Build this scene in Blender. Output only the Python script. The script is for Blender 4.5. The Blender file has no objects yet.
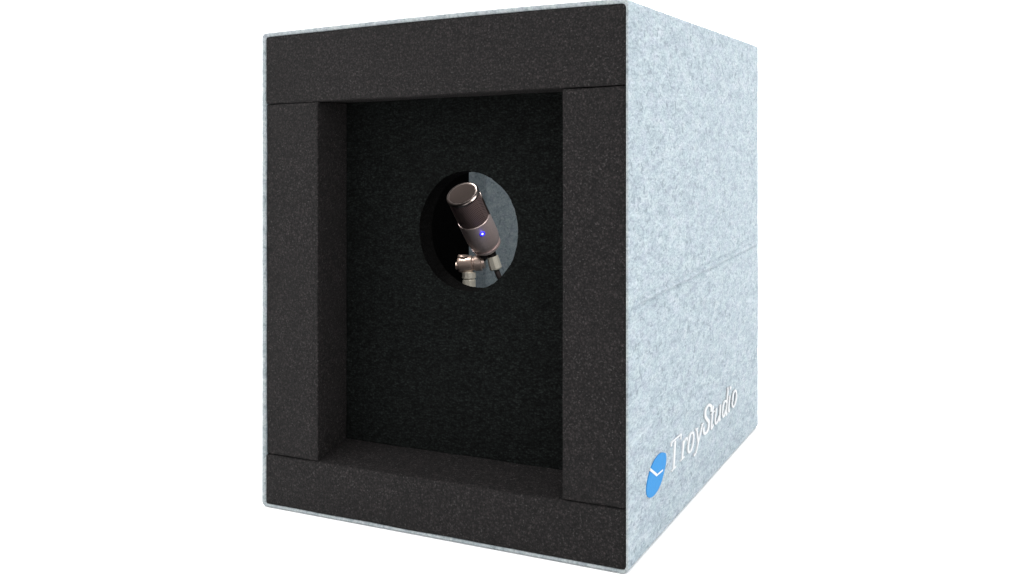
import bpy, bmesh, math, random
from mathutils import Vector, Matrix, noise

random.seed(5)
sc = bpy.context.scene
col = sc.collection

# ------------------------------------------------------------------ sizes (metres)
W, D, H = 0.3718, 0.4430, 0.4524          # booth width, depth, height
T = 0.0050                              # felt thickness (left and back)
TR, TT, TB = 0.0016, 0.0039, 0.0027     # felt seen thinner at the right, top and bottom rim
SX, SY = 0.02076, 0.01022               # the felt booth stands a little out of square
YAW = math.radians(27.1669)
FOCAL = 975.99
HORIZON = 149.79
CAM = Vector((0.268796, -0.722083, 0.333350))

def shear(p):
    return Vector((p[0], p[1], p[2] + SX * p[0] + SY * p[1]))

# level the base of the booth
nrm = Vector((-SX, -SY, 1)).normalized()
G = nrm.rotation_difference(Vector((0, 0, 1))).to_matrix()

def Wd(p):                               # booth coordinates -> world
    return G @ shear(p)

RIGHT = Vector((math.cos(YAW), math.sin(YAW), 0))
FWD = Vector((-math.sin(YAW), math.cos(YAW), 0))
UP = Vector((0, 0, 1))

# ------------------------------------------------------------------ node helpers
def new_mat(name):
    m = bpy.data.materials.new(name)
    m.use_nodes = True
    nt = m.node_tree
    return m, nt, nt.nodes['Principled BSDF']

def N(nt, typ, **kw):
    n = nt.nodes.new(typ)
    for k, v in kw.items():
        if k in n.inputs.keys():
            n.inputs[k].default_value = v
        else:
            setattr(n, k, v)
    return n

def noise_tex(nt, vec, scale, detail=4, rough=.6, dist=0.0):
    n = N(nt, 'ShaderNodeTexNoise')
    n.inputs['Scale'].default_value = scale
    n.inputs['Detail'].default_value = detail
    n.inputs['Roughness'].default_value = rough
    n.inputs['Distortion'].default_value = dist
    nt.links.new(vec, n.inputs['Vector'])
    return n.outputs['Fac']

def ramp(nt, fac, stops):
    r = N(nt, 'ShaderNodeValToRGB')
    e = r.color_ramp.elements
    while len(e) < len(stops):
        e.new(.5)
    for s, (p, c) in zip(e, stops):
        s.position = p
        s.color = (*c, 1) if len(c) == 3 else c
    nt.links.new(fac, r.inputs['Fac'])
    return r.outputs['Color']

def mix(nt, a, b, fac, mode='MIX'):
    m = N(nt, 'ShaderNodeMix')
    m.data_type = 'RGBA'
    m.blend_type = mode
    for sock, v in ((m.inputs['A'], a), (m.inputs['B'], b), (m.inputs['Factor'], fac)):
        pass
    def put(idx, v):
        s = m.inputs[idx]
        if isinstance(v, bpy.types.NodeSocket):
            nt.links.new(v, s)
        else:
            s.default_value = v
    put(0, fac)
    put(6, a)
    put(7, b)
    return m.outputs[2]

def mapped(nt, scale=(1, 1, 1), rot=(0, 0, 0)):
    tc = N(nt, 'ShaderNodeTexCoord')
    mp = N(nt, 'ShaderNodeMapping')
    mp.inputs['Scale'].default_value = scale
    mp.inputs['Rotation'].default_value = rot
    nt.links.new(tc.outputs['Object'], mp.inputs['Vector'])
    return mp.outputs['Vector']

def bump(nt, bsdf, h, strength, dist):
    b = N(nt, 'ShaderNodeBump')
    b.inputs['Strength'].default_value = strength
    b.inputs['Distance'].default_value = dist
    nt.links.new(h, b.inputs['Height'])
    nt.links.new(b.outputs['Normal'], bsdf.inputs['Normal'])

# ------------------------------------------------------------------ materials
def felt_material(name='felt', tint=(1, 1, 1)):
    m, nt, b = new_mat(name)
    v = mapped(nt, (1, .45, 1))
    v2 = mapped(nt, (1, .40, 1), (0.6, 0.2, 0.3))
    big = noise_tex(nt, v, 95, 4, .62, .6)
    mid = noise_tex(nt, v2, 300, 5, .75, .8)
    fine = noise_tex(nt, v, 620, 3, .7)
    c1 = ramp(nt, big, [(.30, (.214, .264, .301)), (.48, (.268, .324, .361)), (.68, (.314, .367, .398))])
    c2 = ramp(nt, mid, [(.33, (.52, .55, .57)), (.45, (.92, .925, .93)), (.64, (1.16, 1.15, 1.13))])
    c3 = ramp(nt, fine, [(.30, (.72, .74, .75)), (.5, (1, 1, 1)), (.70, (1.22, 1.22, 1.22))])
    c = mix(nt, c1, c2, 1.0, 'MULTIPLY')
    c = mix(nt, c, c3, 1.0, 'MULTIPLY')
    # scattered short dark fibres
    v3 = mapped(nt, (1, .45, .5), (0.9, 0, 0.4))
    v4 = mapped(nt, (1, .45, .5), (-0.7, 0.1, 0))
    for vv in (v3, v4):
        f = noise_tex(nt, vv, 270, 2, .5, .4)
        k = ramp(nt, f, [(.635, (0, 0, 0)), (.72, (1, 1, 1))])
        c = mix(nt, c, (.16, .20, .23, 1), k)
    hue = noise_tex(nt, v, 130, 3, .6)
    hc = ramp(nt, hue, [(.35, (1.03, .992, 1.02)), (.5, (1, 1, 1)), (.65, (.98, 1.0, .985))])
    c = mix(nt, c, hc, 1.0, 'MULTIPLY')
    c = mix(nt, c, (*tint, 1), 1.0, 'MULTIPLY')
    nt.links.new(c, b.inputs['Base Color'])
    b.inputs['Roughness'].default_value = 1
    b.inputs['Specular IOR Level'].default_value = .1
    b.inputs['Sheen Weight'].default_value = .15
    b.inputs['Sheen Roughness'].default_value = .6
    h = noise_tex(nt, v2, 420, 5, .75, .8)
    bump(nt, b, h, .8, .0016)
    return m

def foam_material(name, base, speck, scale, stretch=(1, 1, 1), bstr=1.0, bdist=.0014, sp=(.60, .74), spec=.10, tmax=2.0):
    m, nt, b = new_mat(name)
    v = mapped(nt, stretch)
    cells = noise_tex(nt, v, scale, 4, .72)
    pores = noise_tex(nt, v, scale * .55, 2, .5)
    spk = noise_tex(nt, v, scale * 1.3, 2, .6)
    blot = noise_tex(nt, v, 26, 3, .6)
    c = ramp(nt, blot, [(.3, tuple(x * y for x, y in zip(base, (.90, .86, .86)))), (.7, tuple(x * y for x, y in zip(base, (1.16, 1.10, 1.11))))])
    dk = ramp(nt, cells, [(.36, (.45, .45, .45)), (.50, (1, 1, 1)), (.64, (1.7, 1.68, 1.68))])  # shading of the grain relief, painted into the colour
    c = mix(nt, c, dk, 1.0, 'MULTIPLY')
    # pebbled cell structure: dark gaps between cells, each cell its own tone
    vo = N(nt, 'ShaderNodeTexVoronoi')
    vo.inputs['Scale'].default_value = scale * 1.15
    vo.inputs['Randomness'].default_value = 1
    nt.links.new(v, vo.inputs['Vector'])
    gap = ramp(nt, vo.outputs['Distance'], [(.12, (1.25, 1.25, 1.25)), (.42, (.95, .95, .95)), (.68, (.30, .30, .30))])
    c = mix(nt, c, gap, 1.0, 'MULTIPLY')
    sepc = N(nt, 'ShaderNodeSeparateColor')
    nt.links.new(vo.outputs['Color'], sepc.inputs['Color'])
    tone = ramp(nt, sepc.outputs[0], [(0, (.50, .50, .50)), (.55, (1, 1, 1)), (.86, (1.35, 1.35, 1.35)), (1, (tmax, tmax * .98, tmax * .98))])
    c = mix(nt, c, tone, 1.0, 'MULTIPLY')
    pk = ramp(nt, pores, [(.30, (.45, .45, .45)), (.45, (1, 1, 1)), (.70, (1.25, 1.25, 1.25))])
    c = mix(nt, c, pk, 1.0, 'MULTIPLY')
    k = ramp(nt, spk, [(sp[0], (0, 0, 0)), (sp[1], (1, 1, 1))])
    c = mix(nt, c, (*speck, 1), k)
    nt.links.new(c, b.inputs['Base Color'])
    b.inputs['Roughness'].default_value = .75
    b.inputs['Specular IOR Level'].default_value = spec
    bump(nt, b, cells, bstr, bdist)
    return m

def metal_material(name, colr, rough, metallic=1.0, scale=900):
    m, nt, b = new_mat(name)
    v = mapped(nt)
    n = noise_tex(nt, v, scale, 3, .6)
    c = ramp(nt, n, [(.3, tuple(x * .85 for x in colr)), (.7, tuple(min(1, x * 1.12) for x in colr))])
    nt.links.new(c, b.inputs['Base Color'])
    b.inputs['Metallic'].default_value = metallic
    b.inputs['Roughness'].default_value = rough
    bump(nt, b, n, .15, .0003)
    return m

def mesh_grille_material(name):
    m, nt, b = new_mat(name)
    tc = N(nt, 'ShaderNodeTexCoord')
    outs = []
    for rz in (.785, -.785):
        mp = N(nt, 'ShaderNodeMapping')
        mp.inputs['Rotation'].default_value = (0, rz, 0)
        nt.links.new(tc.outputs['Object'], mp.inputs['Vector'])
        w = N(nt, 'ShaderNodeTexWave')
        w.inputs['Scale'].default_value = 260
        w.bands_direction = 'X'
        nt.links.new(mp.outputs['Vector'], w.inputs['Vector'])
        outs.append(w.outputs['Fac'])
    mx = N(nt, 'ShaderNodeMath')
    mx.operation = 'MAXIMUM'
    nt.links.new(outs[0], mx.inputs[0])
    nt.links.new(outs[1], mx.inputs[1])
    c = ramp(nt, mx.outputs[0], [(.4, (.030, .020, .021)), (.9, (.170, .120, .115))])
    nt.links.new(c, b.inputs['Base Color'])
    b.inputs['Metallic'].default_value = .55
    b.inputs['Roughness'].default_value = .5
    bump(nt, b, mx.outputs[0], .6, .0004)
    return m

def flat_material(name, colr, rough=.6, var=.06, scale=300, spec=.2):
    m, nt, b = new_mat(name)
    v = mapped(nt)
    n = noise_tex(nt, v, scale, 4, .7)
    c = ramp(nt, n, [(.3, tuple(x * (1 - var) for x in colr)), (.7, tuple(x * (1 + var) for x in colr))])
    nt.links.new(c, b.inputs['Base Color'])
    b.inputs['Roughness'].default_value = rough
    b.inputs['Specular IOR Level'].default_value = spec
    bump(nt, b, n, .3, .0006)
    return m

def emit_material(name, colr, strength):
    m, nt, b = new_mat(name)
    b.inputs['Base Color'].default_value = (*colr, 1)
    b.inputs['Emission Color'].default_value = (*colr, 1)
    b.inputs['Emission Strength'].default_value = strength
    return m

M = {
    'felt': felt_material(),
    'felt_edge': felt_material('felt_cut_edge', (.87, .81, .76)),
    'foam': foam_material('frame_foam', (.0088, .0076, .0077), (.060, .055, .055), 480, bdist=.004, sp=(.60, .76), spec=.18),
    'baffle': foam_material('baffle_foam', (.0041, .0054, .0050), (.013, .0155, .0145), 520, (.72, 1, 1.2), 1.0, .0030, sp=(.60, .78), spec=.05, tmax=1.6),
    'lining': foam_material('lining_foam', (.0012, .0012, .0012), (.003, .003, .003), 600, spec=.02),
    'grille': mesh_grille_material('grille_mesh'),
    'mic': metal_material('mic_body_metal', (.50, .405, .395), .42, .6),
    'rim': metal_material('rim_metal', (.20, .17, .16), .28),
    'cap': flat_material('cap_mesh', (.036, .029, .027), .95, .3, 2500, .0),
    'swivel': metal_material('swivel_metal', (.50, .39, .34), .36, .7),
    'nut': metal_material('nut_metal', (.78, .74, .64), .42, .5),
    'dark': metal_material('dark_metal', (.06, .05, .05), .45),
    'rubber': flat_material('cable_rubber', (.03, .024, .024), .6),
    'blue': flat_material('emblem_blue', (.010, .168, .41), .6, .04),
    'white': flat_material('print_white', (.50, .51, .52), .6, .03),
    'floor': flat_material('floor_white', (.90, .90, .90), .9, .01, 6),
    'led': emit_material('led_lamp', (.30, .34, 1.0), 4),
    'ledhalo': emit_material('led_halo', (.06, .04, .9), .45),
}

# ------------------------------------------------------------------ object helpers
def link(name, bm, mat, parent=None, base=Vector((0, 0, 0)), smooth=False, auto=None):
    bm.normal_update()
    bmesh.ops.recalc_face_normals(bm, faces=bm.faces[:])
    me = bpy.data.meshes.new(name)
    for v in bm.verts:
        v.co = v.co - base
    bm.to_mesh(me)
    bm.free()
    me.materials.append(mat)
    if smooth:
        for p in me.polygons:
            p.use_smooth = True
    o = bpy.data.objects.new(name, me)
    col.objects.link(o)
    if parent:
        o.parent = parent
    else:
        o.location = base
    if auto:
        me.set_sharp_from_angle(angle=math.radians(auto))
    return o

def empty(name, loc, label, cat, rot=None):
    o = bpy.data.objects.new(name, None)
    o.empty_display_size = .05
    o.location = loc
    o['label'] = label
    o['category'] = cat
    col.objects.link(o)
    return o

def rrect(x0, x1, z0, z1, r, nx=24, nz=None, seg=6):
    """rounded rectangle loop in XZ, counter-clockwise from the bottom edge; tags (x, z)"""
    zs_r = nz
    pts = []
    def corner(cx, cz, a0):
        for i in range(seg + 1):
            a = a0 + (math.pi / 2) * i / seg
            pts.append((cx + r * math.cos(a), cz + r * math.sin(a)))
    def edge(p, q, n):
        for i in range(1, n):
            t = i / n
            pts.append((p[0] + (q[0] - p[0]) * t, p[1] + (q[1] - p[1]) * t))
    corner(x1 - r, z0 + r, -math.pi / 2)
    if zs_r:
        for z in zs_r:
            pts.append((x1, z))
    else:
        edge((x1, z0 + r), (x1, z1 - r), nx)
    corner(x1 - r, z1 - r, 0)
    edge((x1 - r, z1), (x0 + r, z1), nx)
    corner(x0 + r, z1 - r, math.pi / 2)
    edge((x0, z1 - r), (x0, z0 + r), nx)
    corner(x0 + r, z0 + r, math.pi)
    edge((x0 + r, z0), (x1 - r, z0), nx)
    return pts

# ------------------------------------------------------------------ booth
base = Wd((-W / 2, D / 2, 0))
booth = empty('vocal_booth', base, 'light grey felt vocal booth box with black foam frame and round hole in front', 'sound booth')

def felt_deform(p, outer):
    x, y, z = p
    n = noise.noise(Vector((x * 9, y * 9, z * 9)))
    n2 = noise.noise(Vector((x * 60 + 3, y * 60, z * 60)))
    d = .0005 * n + .00042 * n2
    if z > H * .9:
        # the roof bows up a little towards its left half
        t = max(0, min(1, -x / W))
        z += .0017 * math.sin(math.pi * t ** .8) * max(0, 1 - y / .3)
    if outer:
        if x > -W / 2 and z > .01 and z < H - .01:
            x += d
        elif x < -W / 2 and z > .01 and z < H - .01:
            x -= d
        if z > H - .002:
            z += d
        # pressed fold line across the right side
        if x > -.004:
            zc = .2062 + .0098 * (y / D)
            u = z - zc
            g = -.0012 * math.exp(-(u / .0011) ** 2)
            g += -.0008 * math.exp(-((u - .0062) / .0011) ** 2)
            g += .0009 * math.exp(-((u - .0031) / .0016) ** 2)
            g += .0005 * math.exp(-((u + .004) / .002) ** 2)
            fade = min(1, max(0, (y - .006) / .02)) * min(1, max(0, (D - .004 - y) / .012))
            x += g * fade
    return (x, y, z)

def felt_shell():
    bm = bmesh.new()
    zr = []
    z = .006 + .012
    while z < .195:
        zr.append(z); z += .012
    z = .1960
    while z < .230:
        zr.append(z); z += .0006
    z = .236
    while z < H - .012:
        zr.append(z); z += .012
    n_right = len(zr)
    rings = []
    def ring(inset, y, outer, r):
        if outer is None:               # inner ring: inset is a share of the wall thickness
            kl, kr, kt, kb = inset * T, inset * TR, inset * TT, inset * TB
        else:
            kl = kr = kt = kb = inset
        zz = [kb + zq * (H - kb - kt) / H for zq in zr]
        pts = rrect(-W + kl, -kr, kb, H - kt, r, 26, zz)
        out = []
        for (px, pz) in pts:
            out.append(bm.verts.new(Wd(felt_deform((px, y, pz), outer))))
        rings.append(out)
    R_o = .0045
    # back face, rounded edge, outer sides, rounded rim, inner sides, inner back
    ring(.10, D, False, R_o)
    ring(.03, D, False, R_o)
    for i in range(5):
        a = math.pi / 2 * i / 4
        ring(.003 * (1 - math.sin(a)), D - .003 * (1 - math.cos(a)), True, R_o)
    n = 64
    for i in range(1, n):
        ring(0, D - .003 + (.0018 - D + .003) * i / n, True, R_o)
    for i in range(9):
        a = math.pi * i / 8
        ring(.5 - .5 * math.cos(a), .0018 * (1 - math.sin(a)), None, R_o if i < 4 else .004)
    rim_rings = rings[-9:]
    for i in range(1, 9):
        ring(1, .0018 + (D - T - .0018) * i / 8, None, .004)
    ring(.10, D - T, False, .004)
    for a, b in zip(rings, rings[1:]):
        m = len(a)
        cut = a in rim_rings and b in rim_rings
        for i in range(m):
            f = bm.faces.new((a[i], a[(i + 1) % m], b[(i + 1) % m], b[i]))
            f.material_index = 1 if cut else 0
    bm.faces.new(rings[0])
    bm.faces.new(rings[-1])
    o = link('felt_shell', bm, M['felt'], booth, base, smooth=True, auto=50)
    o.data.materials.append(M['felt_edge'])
    return o
felt_shell()

def soft_block(x0, x1, y0, y1, z0, z1, rad=.0012, waviness=.0005, zfun=None, step=.012, seed=0):
    """foam block with softened, slightly uneven edges (booth coordinates)"""
    bm = bmesh.new()
    def axis(a, b):
        n = max(2, int(round((b - a) / step)))
        inner = [a + rad + (b - a - 2 * rad) * i / n for i in range(n + 1)]
        return [a, a + rad * .3] + inner + [b - rad * .3, b]
    X, Y, Z = axis(x0, x1), axis(y0, y1), axis(z0, z1)
    vd = {}
    lo = Vector((x0 + rad, y0 + rad, z0 + rad)); hi = Vector((x1 - rad, y1 - rad, z1 - rad))
    def V(i, j, k):
        key = (i, j, k)
        if key not in vd:
            p = Vector((X[i], Y[j], Z[k]))
            c = Vector((min(max(p.x, lo.x), hi.x), min(max(p.y, lo.y), hi.y), min(max(p.z, lo.z), hi.z)))
            d = p - c
            if d.length > 1e-9:
                p = c + d.normalized() * min(rad, d.length * 1.0 if sum(abs(t) > 1e-7 for t in d) == 1 else rad)
            q = p * 22 + Vector((seed, seed * 2, 0))
            p = p + Vector((noise.noise(q), noise.noise(q + Vector((9, 4, 1))), noise.noise(q + Vector((3, 7, 5))))) * waviness
            if zfun:
                p.z = zfun(p)
            vd[key] = bm.verts.new(Wd(p))
        return vd[key]
    nx, ny, nz = len(X) - 1, len(Y) - 1, len(Z) - 1
    for i in range(nx):
        for j in range(ny):
            bm.faces.new((V(i, j, 0), V(i + 1, j, 0), V(i + 1, j + 1, 0), V(i, j + 1, 0)))
            bm.faces.new((V(i, j, nz), V(i + 1, j, nz), V(i + 1, j + 1, nz), V(i, j + 1, nz)))
    for i in range(nx):
        for k in range(nz):
            bm.faces.new((V(i, 0, k), V(i + 1, 0, k), V(i + 1, 0, k + 1), V(i, 0, k + 1)))
            bm.faces.new((V(i, ny, k), V(i + 1, ny, k), V(i + 1, ny, k + 1), V(i, ny, k + 1)))
    for j in range(ny):
        for k in range(nz):
            bm.faces.new((V(0, j, k), V(0, j + 1, k), V(0, j + 1, k + 1), V(0, j, k + 1)))
            bm.faces.new((V(nx, j, k), V(nx, j + 1, k), V(nx, j + 1, k + 1), V(nx, j, k + 1)))
    return bm

XL, XR = -W + T + .0003, -TR - .0002
FY, BY = .0008, .0460
def bot_top(p):                       # upper side of the bottom bar slopes up to the back
    t = (p.z - .0028) / (.0500 - .0028)
    top = .0500 + (.0085 + .0015 * min(1, -p.x / .30)) * max(0, min(1, p.y / BY)) * (1 if -.3055 < p.x < -.0562 else .0)
    return .0028 + t * (top - .0028)
def bowed(p):                          # top bar follows the bowed roof
    t = max(0, min(1, -p.x / W))
    k = (p.z - .3845) / (H - TT - .3845)
    return p.z + k * .0017 * math.sin(math.pi * t ** .8)
link('foam_bar', soft_block(XL, XR, FY, BY, .3845, H - TT - .0001, zfun=bowed, seed=1), M['foam'], booth, base, True)
link('foam_bar', soft_block(XL, XR, FY, BY, TB + .0001, .0500, zfun=bot_top, seed=2), M['foam'], booth, base, True)
link('foam_bar', soft_block(XL, -.3050, FY + .0006, BY, .0506, .3840, seed=3), M['foam'], booth, base, True)
link('foam_bar', soft_block(-.0566, XR, FY + .0006, BY, .0508, .3839, seed=4), M['foam'], booth, base, True)

# ---- baffle with the round hole
HX, HZ, HR = -.1712, .2628, .0520
def baffle():
    bm = bmesh.new()
    y0, y1 = .0462, .0682
    x0, x1, z0, z1 = -W + T + .0002, -TR - .0002, TB + .0002, H - TT - .0002
    ns = 220
    def bd(a):
        c, s = math.cos(a), math.sin(a)
        t = 1e9
        if c > 1e-9: t = min(t, (x1 - HX) / c)
        if c < -1e-9: t = min(t, (x0 - HX) / c)
        if s > 1e-9: t = min(t, (z1 - HZ) / s)
        if s < -1e-9: t = min(t, (z0 - HZ) / s)
        return t
    angs = [2 * math.pi * i / ns for i in range(ns)]
    for cx, cz in ((x0, z0), (x1, z0), (x0, z1), (x1, z1)):
        angs.append(math.atan2(cz - HZ, cx - HX) % (2 * math.pi))
    angs = sorted(set(angs))
    prof = []                           # radius function rings from front outside to back outside
    rings = []
    rim = {}
    def ring(fr, y):
        out = []
        for a in angs:
            if fr <= 0:
                r = HR - fr
            else:
                r = HR + .002 + (bd(a) - HR - .002) * fr
            w = noise.noise(Vector((math.cos(a) * 3, math.sin(a) * 3, y * 20))) * .0006 + noise.noise(Vector((math.cos(a) * 22, math.sin(a) * 22, y * 60))) * .0005 if fr < .05 else 0
            r += w
            ex, ez = (.977, 1.035) if fr < .2 else (1, 1)
            out.append(bm.verts.new(Wd((HX + r * math.cos(a) * ex, y, HZ + r * math.sin(a) * ez))))
        for v in out:
            rim[v] = fr <= 0
        rings.append(out)
    for fr in (1, .75, .5, .25, .1, .0001):
        ring(fr, y0)
    ring(-.0006, y0 + .0006)
    ring(0, y0 + .002)
    for i in range(1, 5):
        ring(0, y0 + .002 + (y1 - y0 - .003) * i / 5)
    ring(0, y1 - .001)
    for fr in (.0001, .1, .5, 1):
        ring(fr, y1)
    m = len(angs)
    for a, b in zip(rings, rings[1:]):
        for i in range(m):
            bm.faces.new((a[i], a[(i + 1) % m], b[(i + 1) % m], b[i]))
    a, b = rings[-1], rings[0]
    for i in range(m):
        bm.faces.new((a[i], a[(i + 1) % m], b[(i + 1) % m], b[i]))
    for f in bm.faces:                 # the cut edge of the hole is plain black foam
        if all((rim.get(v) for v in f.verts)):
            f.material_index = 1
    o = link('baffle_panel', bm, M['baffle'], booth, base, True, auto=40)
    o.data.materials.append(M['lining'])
    return o
baffle()

# ---- foam lining on the inner side walls (stops short of the back)
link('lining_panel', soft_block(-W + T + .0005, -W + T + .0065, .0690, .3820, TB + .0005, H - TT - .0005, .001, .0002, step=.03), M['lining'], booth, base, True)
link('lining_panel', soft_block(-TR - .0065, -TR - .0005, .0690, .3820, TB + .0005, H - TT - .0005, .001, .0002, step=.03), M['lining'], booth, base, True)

# ---- printed emblem and lettering on the right side
def side_x(y, z):
    return felt_deform((0, y, z), True)[0]

def prism_side(outline, lift, thick):
    bm = bmesh.new()
    top = [bm.verts.new(Wd((side_x(y, z) + lift + thick, y, z))) for y, z in outline]
    bot = [bm.verts.new(Wd((side_x(y, z) + lift - .0008, y, z))) for y, z in outline]
    bm.faces.new(top)
    n = len(outline)
    for i in range(n):
        bm.faces.new((top[i], top[(i + 1) % n], bot[(i + 1) % n], bot[i]))
    return bm

def smooth_closed(P, sub=4):
    out = []
    n = len(P)
    for i in range(n):
        p0, p1, p2, p3 = P[i - 1], P[i], P[(i + 1) % n], P[(i + 2) % n]
        for k in range(sub):
            t = k / sub
            out.append(tuple(.5 * ((2 * b) + (-a + c) * t + (2 * a - 5 * b + 4 * c - d) * t * t + (-a + 3 * b - 3 * c + d) * t ** 3)
                             for a, b, c, d in zip(p0, p1, p2, p3)))
    return out

def smooth_open(P, sub=5):
    if len(P) < 3:
        return P
    Q = [P[0]] + list(P) + [P[-1]]
    out = []
    for i in range(1, len(Q) - 2):
        p0, p1, p2, p3 = Q[i - 1:i + 3]
        for k in range(sub):
            t = k / sub
            out.append(tuple(.5 * ((2 * b) + (-a + c) * t + (2 * a - 5 * b + 4 * c - d) * t * t + (-a + 3 * b - 3 * c + d) * t ** 3)
                             for a, b, c, d in zip(p0, p1, p2, p3)))
    out.append(P[-1])
    return out

disc = [(88.6, 70.6), (92.6, 68.4), (93.9, 64.3), (92.3, 59.2), (88.6, 54.5), (82.6, 48.8), (73.4, 44.3), (61.6, 42.4), (50.8, 44.0),
        (44.6, 47.8), (42.7, 52.9), (44.4, 58.2), (49.4, 63.8), (57.4, 68.9), (67.6, 72.3), (79.2, 73.0)]
disc = smooth_closed([(y / 1000, z / 1000) for y, z in disc])
emblem = link('emblem', prism_side(disc, .0002, .0005), M['blue'], booth, base)

def strokes(paths, w_default, lift, thick):
    """ribbons with a little thickness: the pen strokes of the print"""
    bm = bmesh.new()
    for i, item in enumerate(paths):
        P, w = item if isinstance(item, tuple) else (item, w_default)
        P = smooth_open([(a / 1000, b / 1000) for a, b in P])
        Lp, Rp = [], []
        for k, (y, z) in enumerate(P):
            a = P[max(0, k - 1)]; b = P[min(len(P) - 1, k + 1)]
            d = Vector((b[0] - a[0], b[1] - a[1]))
            d.normalize()
            # a broad nib: upright strokes are wide, level ones thin
            ww = w * (.34 + .66 * abs(d.y)) / 2
            nx, nz = -d.y * ww, d.x * ww
            Lp.append((y + nx, z + nz)); Rp.append((y - nx, z - nz))
        zl = lift + .00004 * i
        def mk(q, dx):
            return bm.verts.new(Wd((side_x(q[0], q[1]) + zl + dx, q[0], q[1])))
        tl = [mk(q, thick) for q in Lp]; tr = [mk(q, thick) for q in Rp]
        bl = [mk(q, -.0006) for q in Lp]; br = [mk(q, -.0006) for q in Rp]
        for k in range(len(P) - 1):
            bm.faces.new((tl[k], tl[k + 1], tr[k + 1], tr[k]))
            bm.faces.new((tl[k], bl[k], bl[k + 1], tl[k + 1]))
            bm.faces.new((tr[k], tr[k + 1], br[k + 1], br[k]))
        bm.faces.new((tl[0], tr[0], br[0], bl[0]))
        bm.faces.new((tl[-1], bl[-1], br[-1], tr[-1]))
    return bm

chev = strokes([([(51.5, 67.3), (67.2, 58.0)], .0034), ([(66.6, 57.6), (84.0, 57.0)], .0036)], .004, .0008, .0003)
link('emblem_chevron', chev, M['white'], emblem, base)

LW = .0041
letters = [
    # T
    ([(119.0, 72.6), (114.6, 48.6)], .0044), ([(107.6, 70.6), (108.6, 73.2), (113.0, 73.9), (135.9, 73.9)], .0034), ([(136.2, 74.2), (135.2, 69.4)], .003),
    ([(107.8, 48.6), (121.5, 49.0)], .0030),
    # r
    ([(143.8, 65.6), (138.8, 50.2)], LW), ([(133.3, 50.3), (145.0, 50.9)], .0026), ([(143.4, 62.6), (148.4, 65.8), (153.2, 65.6), (154.5, 63.2)], .0036),
    # o
    ([(158.4, 58.0), (162.8, 64.8), (169.6, 66.4), (173.8, 62.8), (173.2, 57.0), (168.1, 51.3), (161.6, 50.2), (157.6, 53.4), (158.4, 58.0)], LW),
    # y
    ([(181.0, 65.4), (185.1, 64.6), (190.4, 51.0)], LW), ([(204.0, 65.4), (197.2, 58.4), (190.4, 51.0), (184.4, 45.2), (178.0, 42.6), (175.8, 44.2)], .0034),
    # S
    ([(234.8, 69.7), (234.6, 74.7), (226.0, 78.4), (215.5, 76.6), (213.5, 71.2), (219.0, 66.4), (225.6, 61.6), (224.4, 55.6), (216.5, 53.2), (209.2, 55.8), (207.8, 61.2)], .0054),
    # t
    ([(241.6, 74.0), (235.2, 54.6), (237.6, 53.0), (242.4, 54.4)], LW), ([(233.6, 67.0), (247.4, 67.4)], .0028),
    # u
    ([(253.0, 67.8), (249.6, 57.3), (251.4, 53.6), (256.9, 53.8), (264.2, 58.0)], LW), ([(268.5, 67.9), (264.4, 54.2), (268.0, 54.0)], LW),
    # d
    ([(291.6, 66.0), (286.0, 68.2), (279.8, 65.4), (276.6, 58.6), (278.2, 54.0), (283.4, 53.6), (288.8, 58.0)], LW), ([(297.7, 79.2), (290.6, 54.2), (294.4, 54.0)], LW),
    # i
    ([(305.4, 68.6), (301.0, 54.2), (304.8, 54.2)], LW), ([(309.2, 78.2), (308.2, 75.0)], .0050),
    ([(180.0, 65.6), (188.5, 65.7)], .0034), ([(199.5, 65.6), (206.5, 65.6)], .0034),
    ([(249.8, 67.6), (254.4, 68.1)], .0036), ([(265.2, 67.6), (269.6, 68.1)], .0036),
    ([(293.6, 78.6), (298.4, 79.3)], .0036), ([(301.4, 67.8), (306.0, 68.7)], .0036),
    # o
    ([(315.3, 61.4), (319.8, 68.0), (326.8, 69.6), (332.0, 66.4), (331.7, 60.6), (326.4, 54.9), (319.6, 53.7), (315.0, 56.6), (315.3, 61.4)], LW),
]
link('lettering', strokes(letters, LW, .0004, .0005), M['white'], booth, base)

# ------------------------------------------------------------------ microphone inside the booth
def cam_pt(px, py, depth):
    return G @ (CAM + FWD * depth + RIGHT * ((px - 512) / FOCAL * depth) + UP * (-(py - HORIZON) / FOCAL * depth))

gR, gF, gU = G @ RIGHT, G @ FWD, G @ UP
def frame(axis, hint):
    a = axis.normalized()
    s = (hint - a * hint.dot(a)).normalized()
    return a, s, a.cross(s)

def lathe(prof, origin, axis, hint=Vector((1, 0, 0)), seg=48, bm=None, sides=None, caps=True):
    """prof: (distance along axis, radius)"""
    bm = bm or bmesh.new()
    a, s, t = frame(axis, hint)
    n = sides or seg
    rings = []
    for h, r in prof:
        rings.append([bm.verts.new(origin + a * h + (s * math.cos(2 * math.pi * i / n) + t * math.sin(2 * math.pi * i / n)) * r) for i in range(n)])
    for p, q in zip(rings, rings[1:]):
        for i in range(n):
            bm.faces.new((p[i], p[(i + 1) % n], q[(i + 1) % n], q[i]))
    if caps:
        bm.faces.new(rings[0]); bm.faces.new(rings[-1])
    return bm

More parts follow.
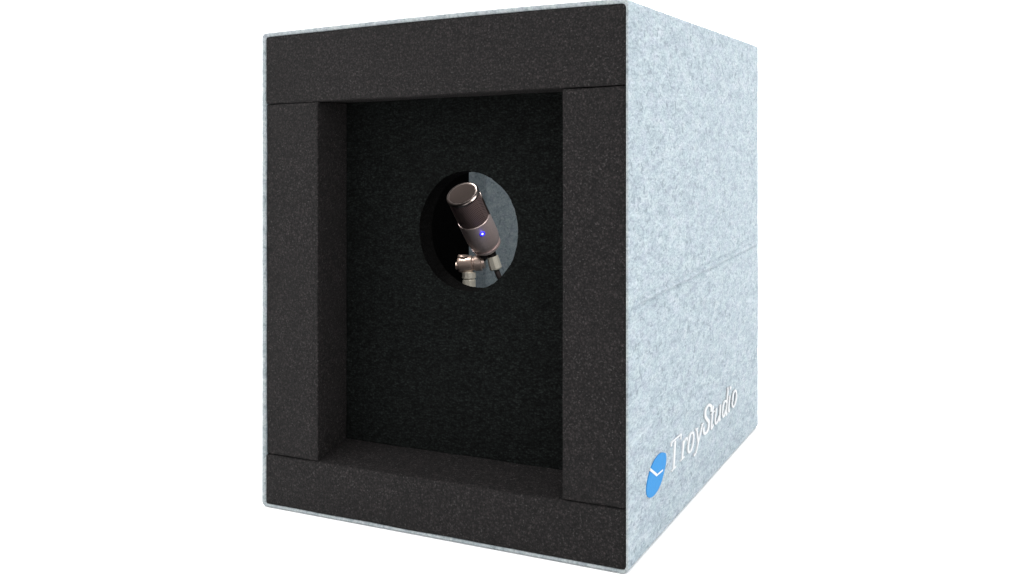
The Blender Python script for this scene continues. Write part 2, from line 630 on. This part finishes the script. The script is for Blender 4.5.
cap_c = cam_pt(462.2, 193.5, 1.040)
axis = (gR * (-.382) + gU * .924) * .80 - gF * .60       # base towards cap
axis.normalize()
down = -axis
MR = .0183
ML = .0835
mic_base = cap_c + down * ML
mic = empty('microphone', mic_base, 'brown metal condenser microphone tilted inside the round hole with a lit blue lamp', 'microphone')
hint = gR
o = link('body', lathe([(.0365, MR - .0004), (.0370, MR), (.0640, MR), (.0690, MR * .985), (.0735, MR * .93), (.0750, MR * .90), (.0752, MR * .84),
                        (.0775, MR * .84), (.0777, MR * .92), (.0800, MR * .92), (.0802, MR * .80), (.0835, MR * .74)], cap_c, down, hint), M['mic'], mic, mic_base, True, auto=35)
link('grille', lathe([(.0032, MR * .965), (.0360, MR * .965)], cap_c, down, hint), M['grille'], mic, mic_base, True, auto=35)
link('cap_mesh', lathe([(-.0007, .0002), (-.0005, MR * .5), (0, MR * .80), (.0012, MR * .86)], cap_c, down, hint), M['cap'], mic, mic_base, True, auto=35)
link('cap_ring', lathe([(.0002, MR * .84), (-.0002, MR * .90), (.0004, MR * .96), (.0014, MR), (.0034, MR), (.0040, MR * .97), (.0040, MR * .90)], cap_c, down, hint), M['rim'], mic, mic_base, True, auto=35)
# slim rods guarding the grille
for sgn in (-1, 1):
    ah, sh, th = frame(down, hint)
    p0 = cap_c + sh * (sgn * MR * .985) + down * .0036
    link('guard_rod', lathe([(0, .0011), (.0335, .0011)], p0, down, hint, 12), M['rim'], mic, mic_base, True)
# indicator lamp on the body
a_, s_, t_ = frame(down, hint)
if t_.dot(gF) > 0:
    t_ = -t_
ang = math.radians(22)
ln = (s_ * math.sin(ang) + t_ * math.cos(ang)).normalized()
lp = cap_c + down * .0475 + ln * MR
ring = link('lamp_halo_ring', lathe([(-.001, .0032), (.0003, .0032), (.0005, .0026), (.0002, .0012)], lp, ln, down, 24), M['ledhalo'], mic, mic_base, True)  # glowing ring added as the lamp's blue halo on the body
gl = bpy.data.lights.new('lamp_glow', 'POINT')
gl.energy = .0008
gl.color = (.12, .12, 1)
gl.shadow_soft_size = .001
go = bpy.data.objects.new('lamp_glow', gl)
go.location = lp + ln * .0026
col.objects.link(go)
link('lamp_lens', lathe([(-.001, .0012), (.0004, .0012), (.0009, .0008), (.0011, .0001)], lp, ln, down, 20), M['led'], ring, mic_base, True)

# ------------------------------------------------------------------ stand carrying the microphone
SD = 1.092
def sp(px, py, dd=0.0):
    return cam_pt(px, py, SD + dd)
pole_top = sp(469, 279)
floor_z_pt = None
# foot: directly below on the booth floor
gz = Vector((0, 0, 1))
def booth_floor_below(p):
    q = G.inverted() @ p
    q = Vector((q.x, q.y, SX * q.x + SY * q.y + TB))
    r = G @ q
    return Vector((p.x, p.y, r.z))
foot = booth_floor_below(pole_top)
stand = empty('microphone_stand', foot, 'desk microphone stand with brass coloured swivel clamp and silver nut under the microphone', 'microphone stand')
link('base_plate', lathe([(.0006, .052), (.006, .054), (.009, .050), (.012, .02), (.013, .009)], foot, gz), M['dark'], stand, foot, True, auto=35)
plen = (pole_top - foot).length - .010
link('pole', lathe([(.010, .0062), (plen, .0062)], foot, gz), M['dark'], stand, foot, True, auto=35)
# threaded nut
nut = bmesh.new()
prof = [(-.013, .0064), (-.0122, .0074), (-.0010, .0074), (-.0004, .0066), (.0008, .0066), (.0014, .0080), (.0074, .0080), (.0082, .0056), (.0100, .0056)]
link('clamp_nut', lathe(prof, pole_top, gz, gR, sides=12), M['nut'], stand, foot)
# swivel: two barrels side by side and a clamp plate, lying across the view
bx = (gR * .97 - gF * .12 + gU * .10).normalized()
c0 = sp(467.0, 264.0)
sw = link('swivel_clamp', lathe([(-.0105, .0052), (-.0098, .0078), (-.0070, .0094), (.0062, .0094), (.0068, .0076), (.0085, .0076), (.0092, .0088),
                                (.0165, .0088), (.0172, .0070), (.0200, .0064)], c0, bx, gU), M['swivel'], stand, foot, True, auto=35)
link('knob', lathe([(-.0128, .0030), (-.0124, .0044), (-.0110, .0044), (-.0104, .0036)], c0 + gU * -.001, bx, gU, sides=10), M['swivel'], stand, foot)
# top lug of the clamp and the yoke holding the microphone foot
link('lug', lathe([(0, .0070), (.0038, .0074), (.0052, .0066)], c0 + gU * .0050 - bx * .0035, (gU * .96 + gR * .1).normalized(), gR, 20), M['swivel'], stand, foot, True, auto=35)
y0 = c0 + bx * .0165 + gU * .004
ydir = (mic_base - y0)
link('yoke', lathe([(0, .0050), (ydir.length * .55, .0060), (ydir.length * .98, .0105)], y0, ydir.normalized(), gR, 24), M['dark'], stand, foot, True, auto=35)

# ------------------------------------------------------------------ cable with its connector
cn = sp(494.5, 263.5, -.004)
cdir = (gU * -.95 + gR * .28 + gF * .1).normalized()
cable = empty('microphone_cable', cn, 'short dark cable with a shiny silver connector under the right side of the microphone', 'cable')
link('connector', lathe([(-.0085, .0056), (-.0080, .0064), (.0055, .0070), (.0066, .0062), (.0072, .0040)], cn, cdir, gR, sides=8), M['nut'], cable, cn)
link('connector', lathe([(-.0135, .0050), (-.0086, .0050)], cn, cdir, gR, 24), M['dark'], cable, cn, True, auto=35)
end = booth_floor_below(cn + gR * .035 + gF * .05) + Vector((0, 0, .003))
P = [cn + cdir * .007, cn + cdir * .020 + gR * .002, cn + cdir * .045 + gR * .012 + gF * .02, (end + cn) / 2 + gR * .03 + gF * .02, end + gU * .03 + gR * .01, end, end - gR * .05 + gF * .03]
P3 = smooth_open([tuple(p) for p in P], 8)
P3 = [Vector(p) for p in P3]
bm = bmesh.new()
rings = []
for k, p in enumerate(P3):
    d = (P3[min(k + 1, len(P3) - 1)] - P3[max(k - 1, 0)]).normalized()
    a, s, t = frame(d, gF if abs(d.dot(gF)) < .9 else gR)
    rr = .0030
    rings.append([bm.verts.new(p + (s * math.cos(2 * math.pi * i / 12) + t * math.sin(2 * math.pi * i / 12)) * rr) for i in range(12)])
for p, q in zip(rings, rings[1:]):
    for i in range(12):
        bm.faces.new((p[i], p[(i + 1) % 12], q[(i + 1) % 12], q[i]))
bm.faces.new(rings[0]); bm.faces.new(rings[-1])
link('cord', bm, M['rubber'], cable, cn, True)

# ------------------------------------------------------------------ white studio floor
bm = bmesh.new()
fz = -.0006
n = 64
c = bm.verts.new((0, 0, fz))
prev = None
ringv = [bm.verts.new((60 * math.cos(2 * math.pi * i / n), 60 * math.sin(2 * math.pi * i / n), fz)) for i in range(n)]
for i in range(n):
    bm.faces.new((c, ringv[i], ringv[(i + 1) % n]))
fl = link('floor', bm, M['floor'])
fl['kind'] = 'structure'
fl['label'] = 'plain white studio floor under the booth'
fl['category'] = 'floor'

# ------------------------------------------------------------------ light
wd = bpy.data.worlds.new('World')
sc.world = wd
wd.use_nodes = True
bg = wd.node_tree.nodes['Background']
bg.inputs['Color'].default_value = (1, 1, 1, 1)
bg.inputs['Strength'].default_value = 2.3

def area(name, loc, target, size, power, colr=(1, 1, 1), sy=None):
    l = bpy.data.lights.new(name, 'AREA')
    l.shape = 'RECTANGLE'
    l.size = size
    l.size_y = sy or size
    l.energy = power
    l.color = colr
    o = bpy.data.objects.new(name, l)
    col.objects.link(o)
    o.location = loc
    o.rotation_euler = (Vector(target) - Vector(loc)).to_track_quat('-Z', 'Y').to_euler()
    return o

# added unseen fill lights inside the booth, for the microphone and the felt behind
area('inside_fill', Wd((-.10, .115, .375)), Wd((-.26, .22, .24)), .07, .52, (1, .98, .95))
area('inside_fill', Wd((-.335, .17, .36)), Wd((-.25, .22, .25)), .04, .26, (1, .97, .93))

# softbox in front, above and to the left
area('softbox', (-2.2, -1.5, 2.0), (-.15, .1, .2), 1.0, 26)

# ------------------------------------------------------------------ camera
cam = bpy.data.cameras.new('Camera')
co = bpy.data.objects.new('Camera', cam)
col.objects.link(co)
cam.sensor_fit = 'HORIZONTAL'
cam.sensor_width = 36
cam.lens = FOCAL / 1024 * 36
cam.shift_x = 0
cam.shift_y = -(287.5 - HORIZON) / 1024
cam.clip_start = .01
cam.clip_end = 500
rotm = Matrix((RIGHT, UP, -FWD)).transposed()
co.matrix_world = Matrix.Translation(G @ CAM) @ (G @ rotm).to_4x4()
sc.camera = co

sc.view_settings.view_transform = 'Standard'
sc.view_settings.look = 'None'
sc.view_settings.exposure = 0
sc.view_settings.gamma = 1
sc.render.engine = 'CYCLES'
sc.cycles.max_bounces = 10
sc.cycles.diffuse_bounces = 6
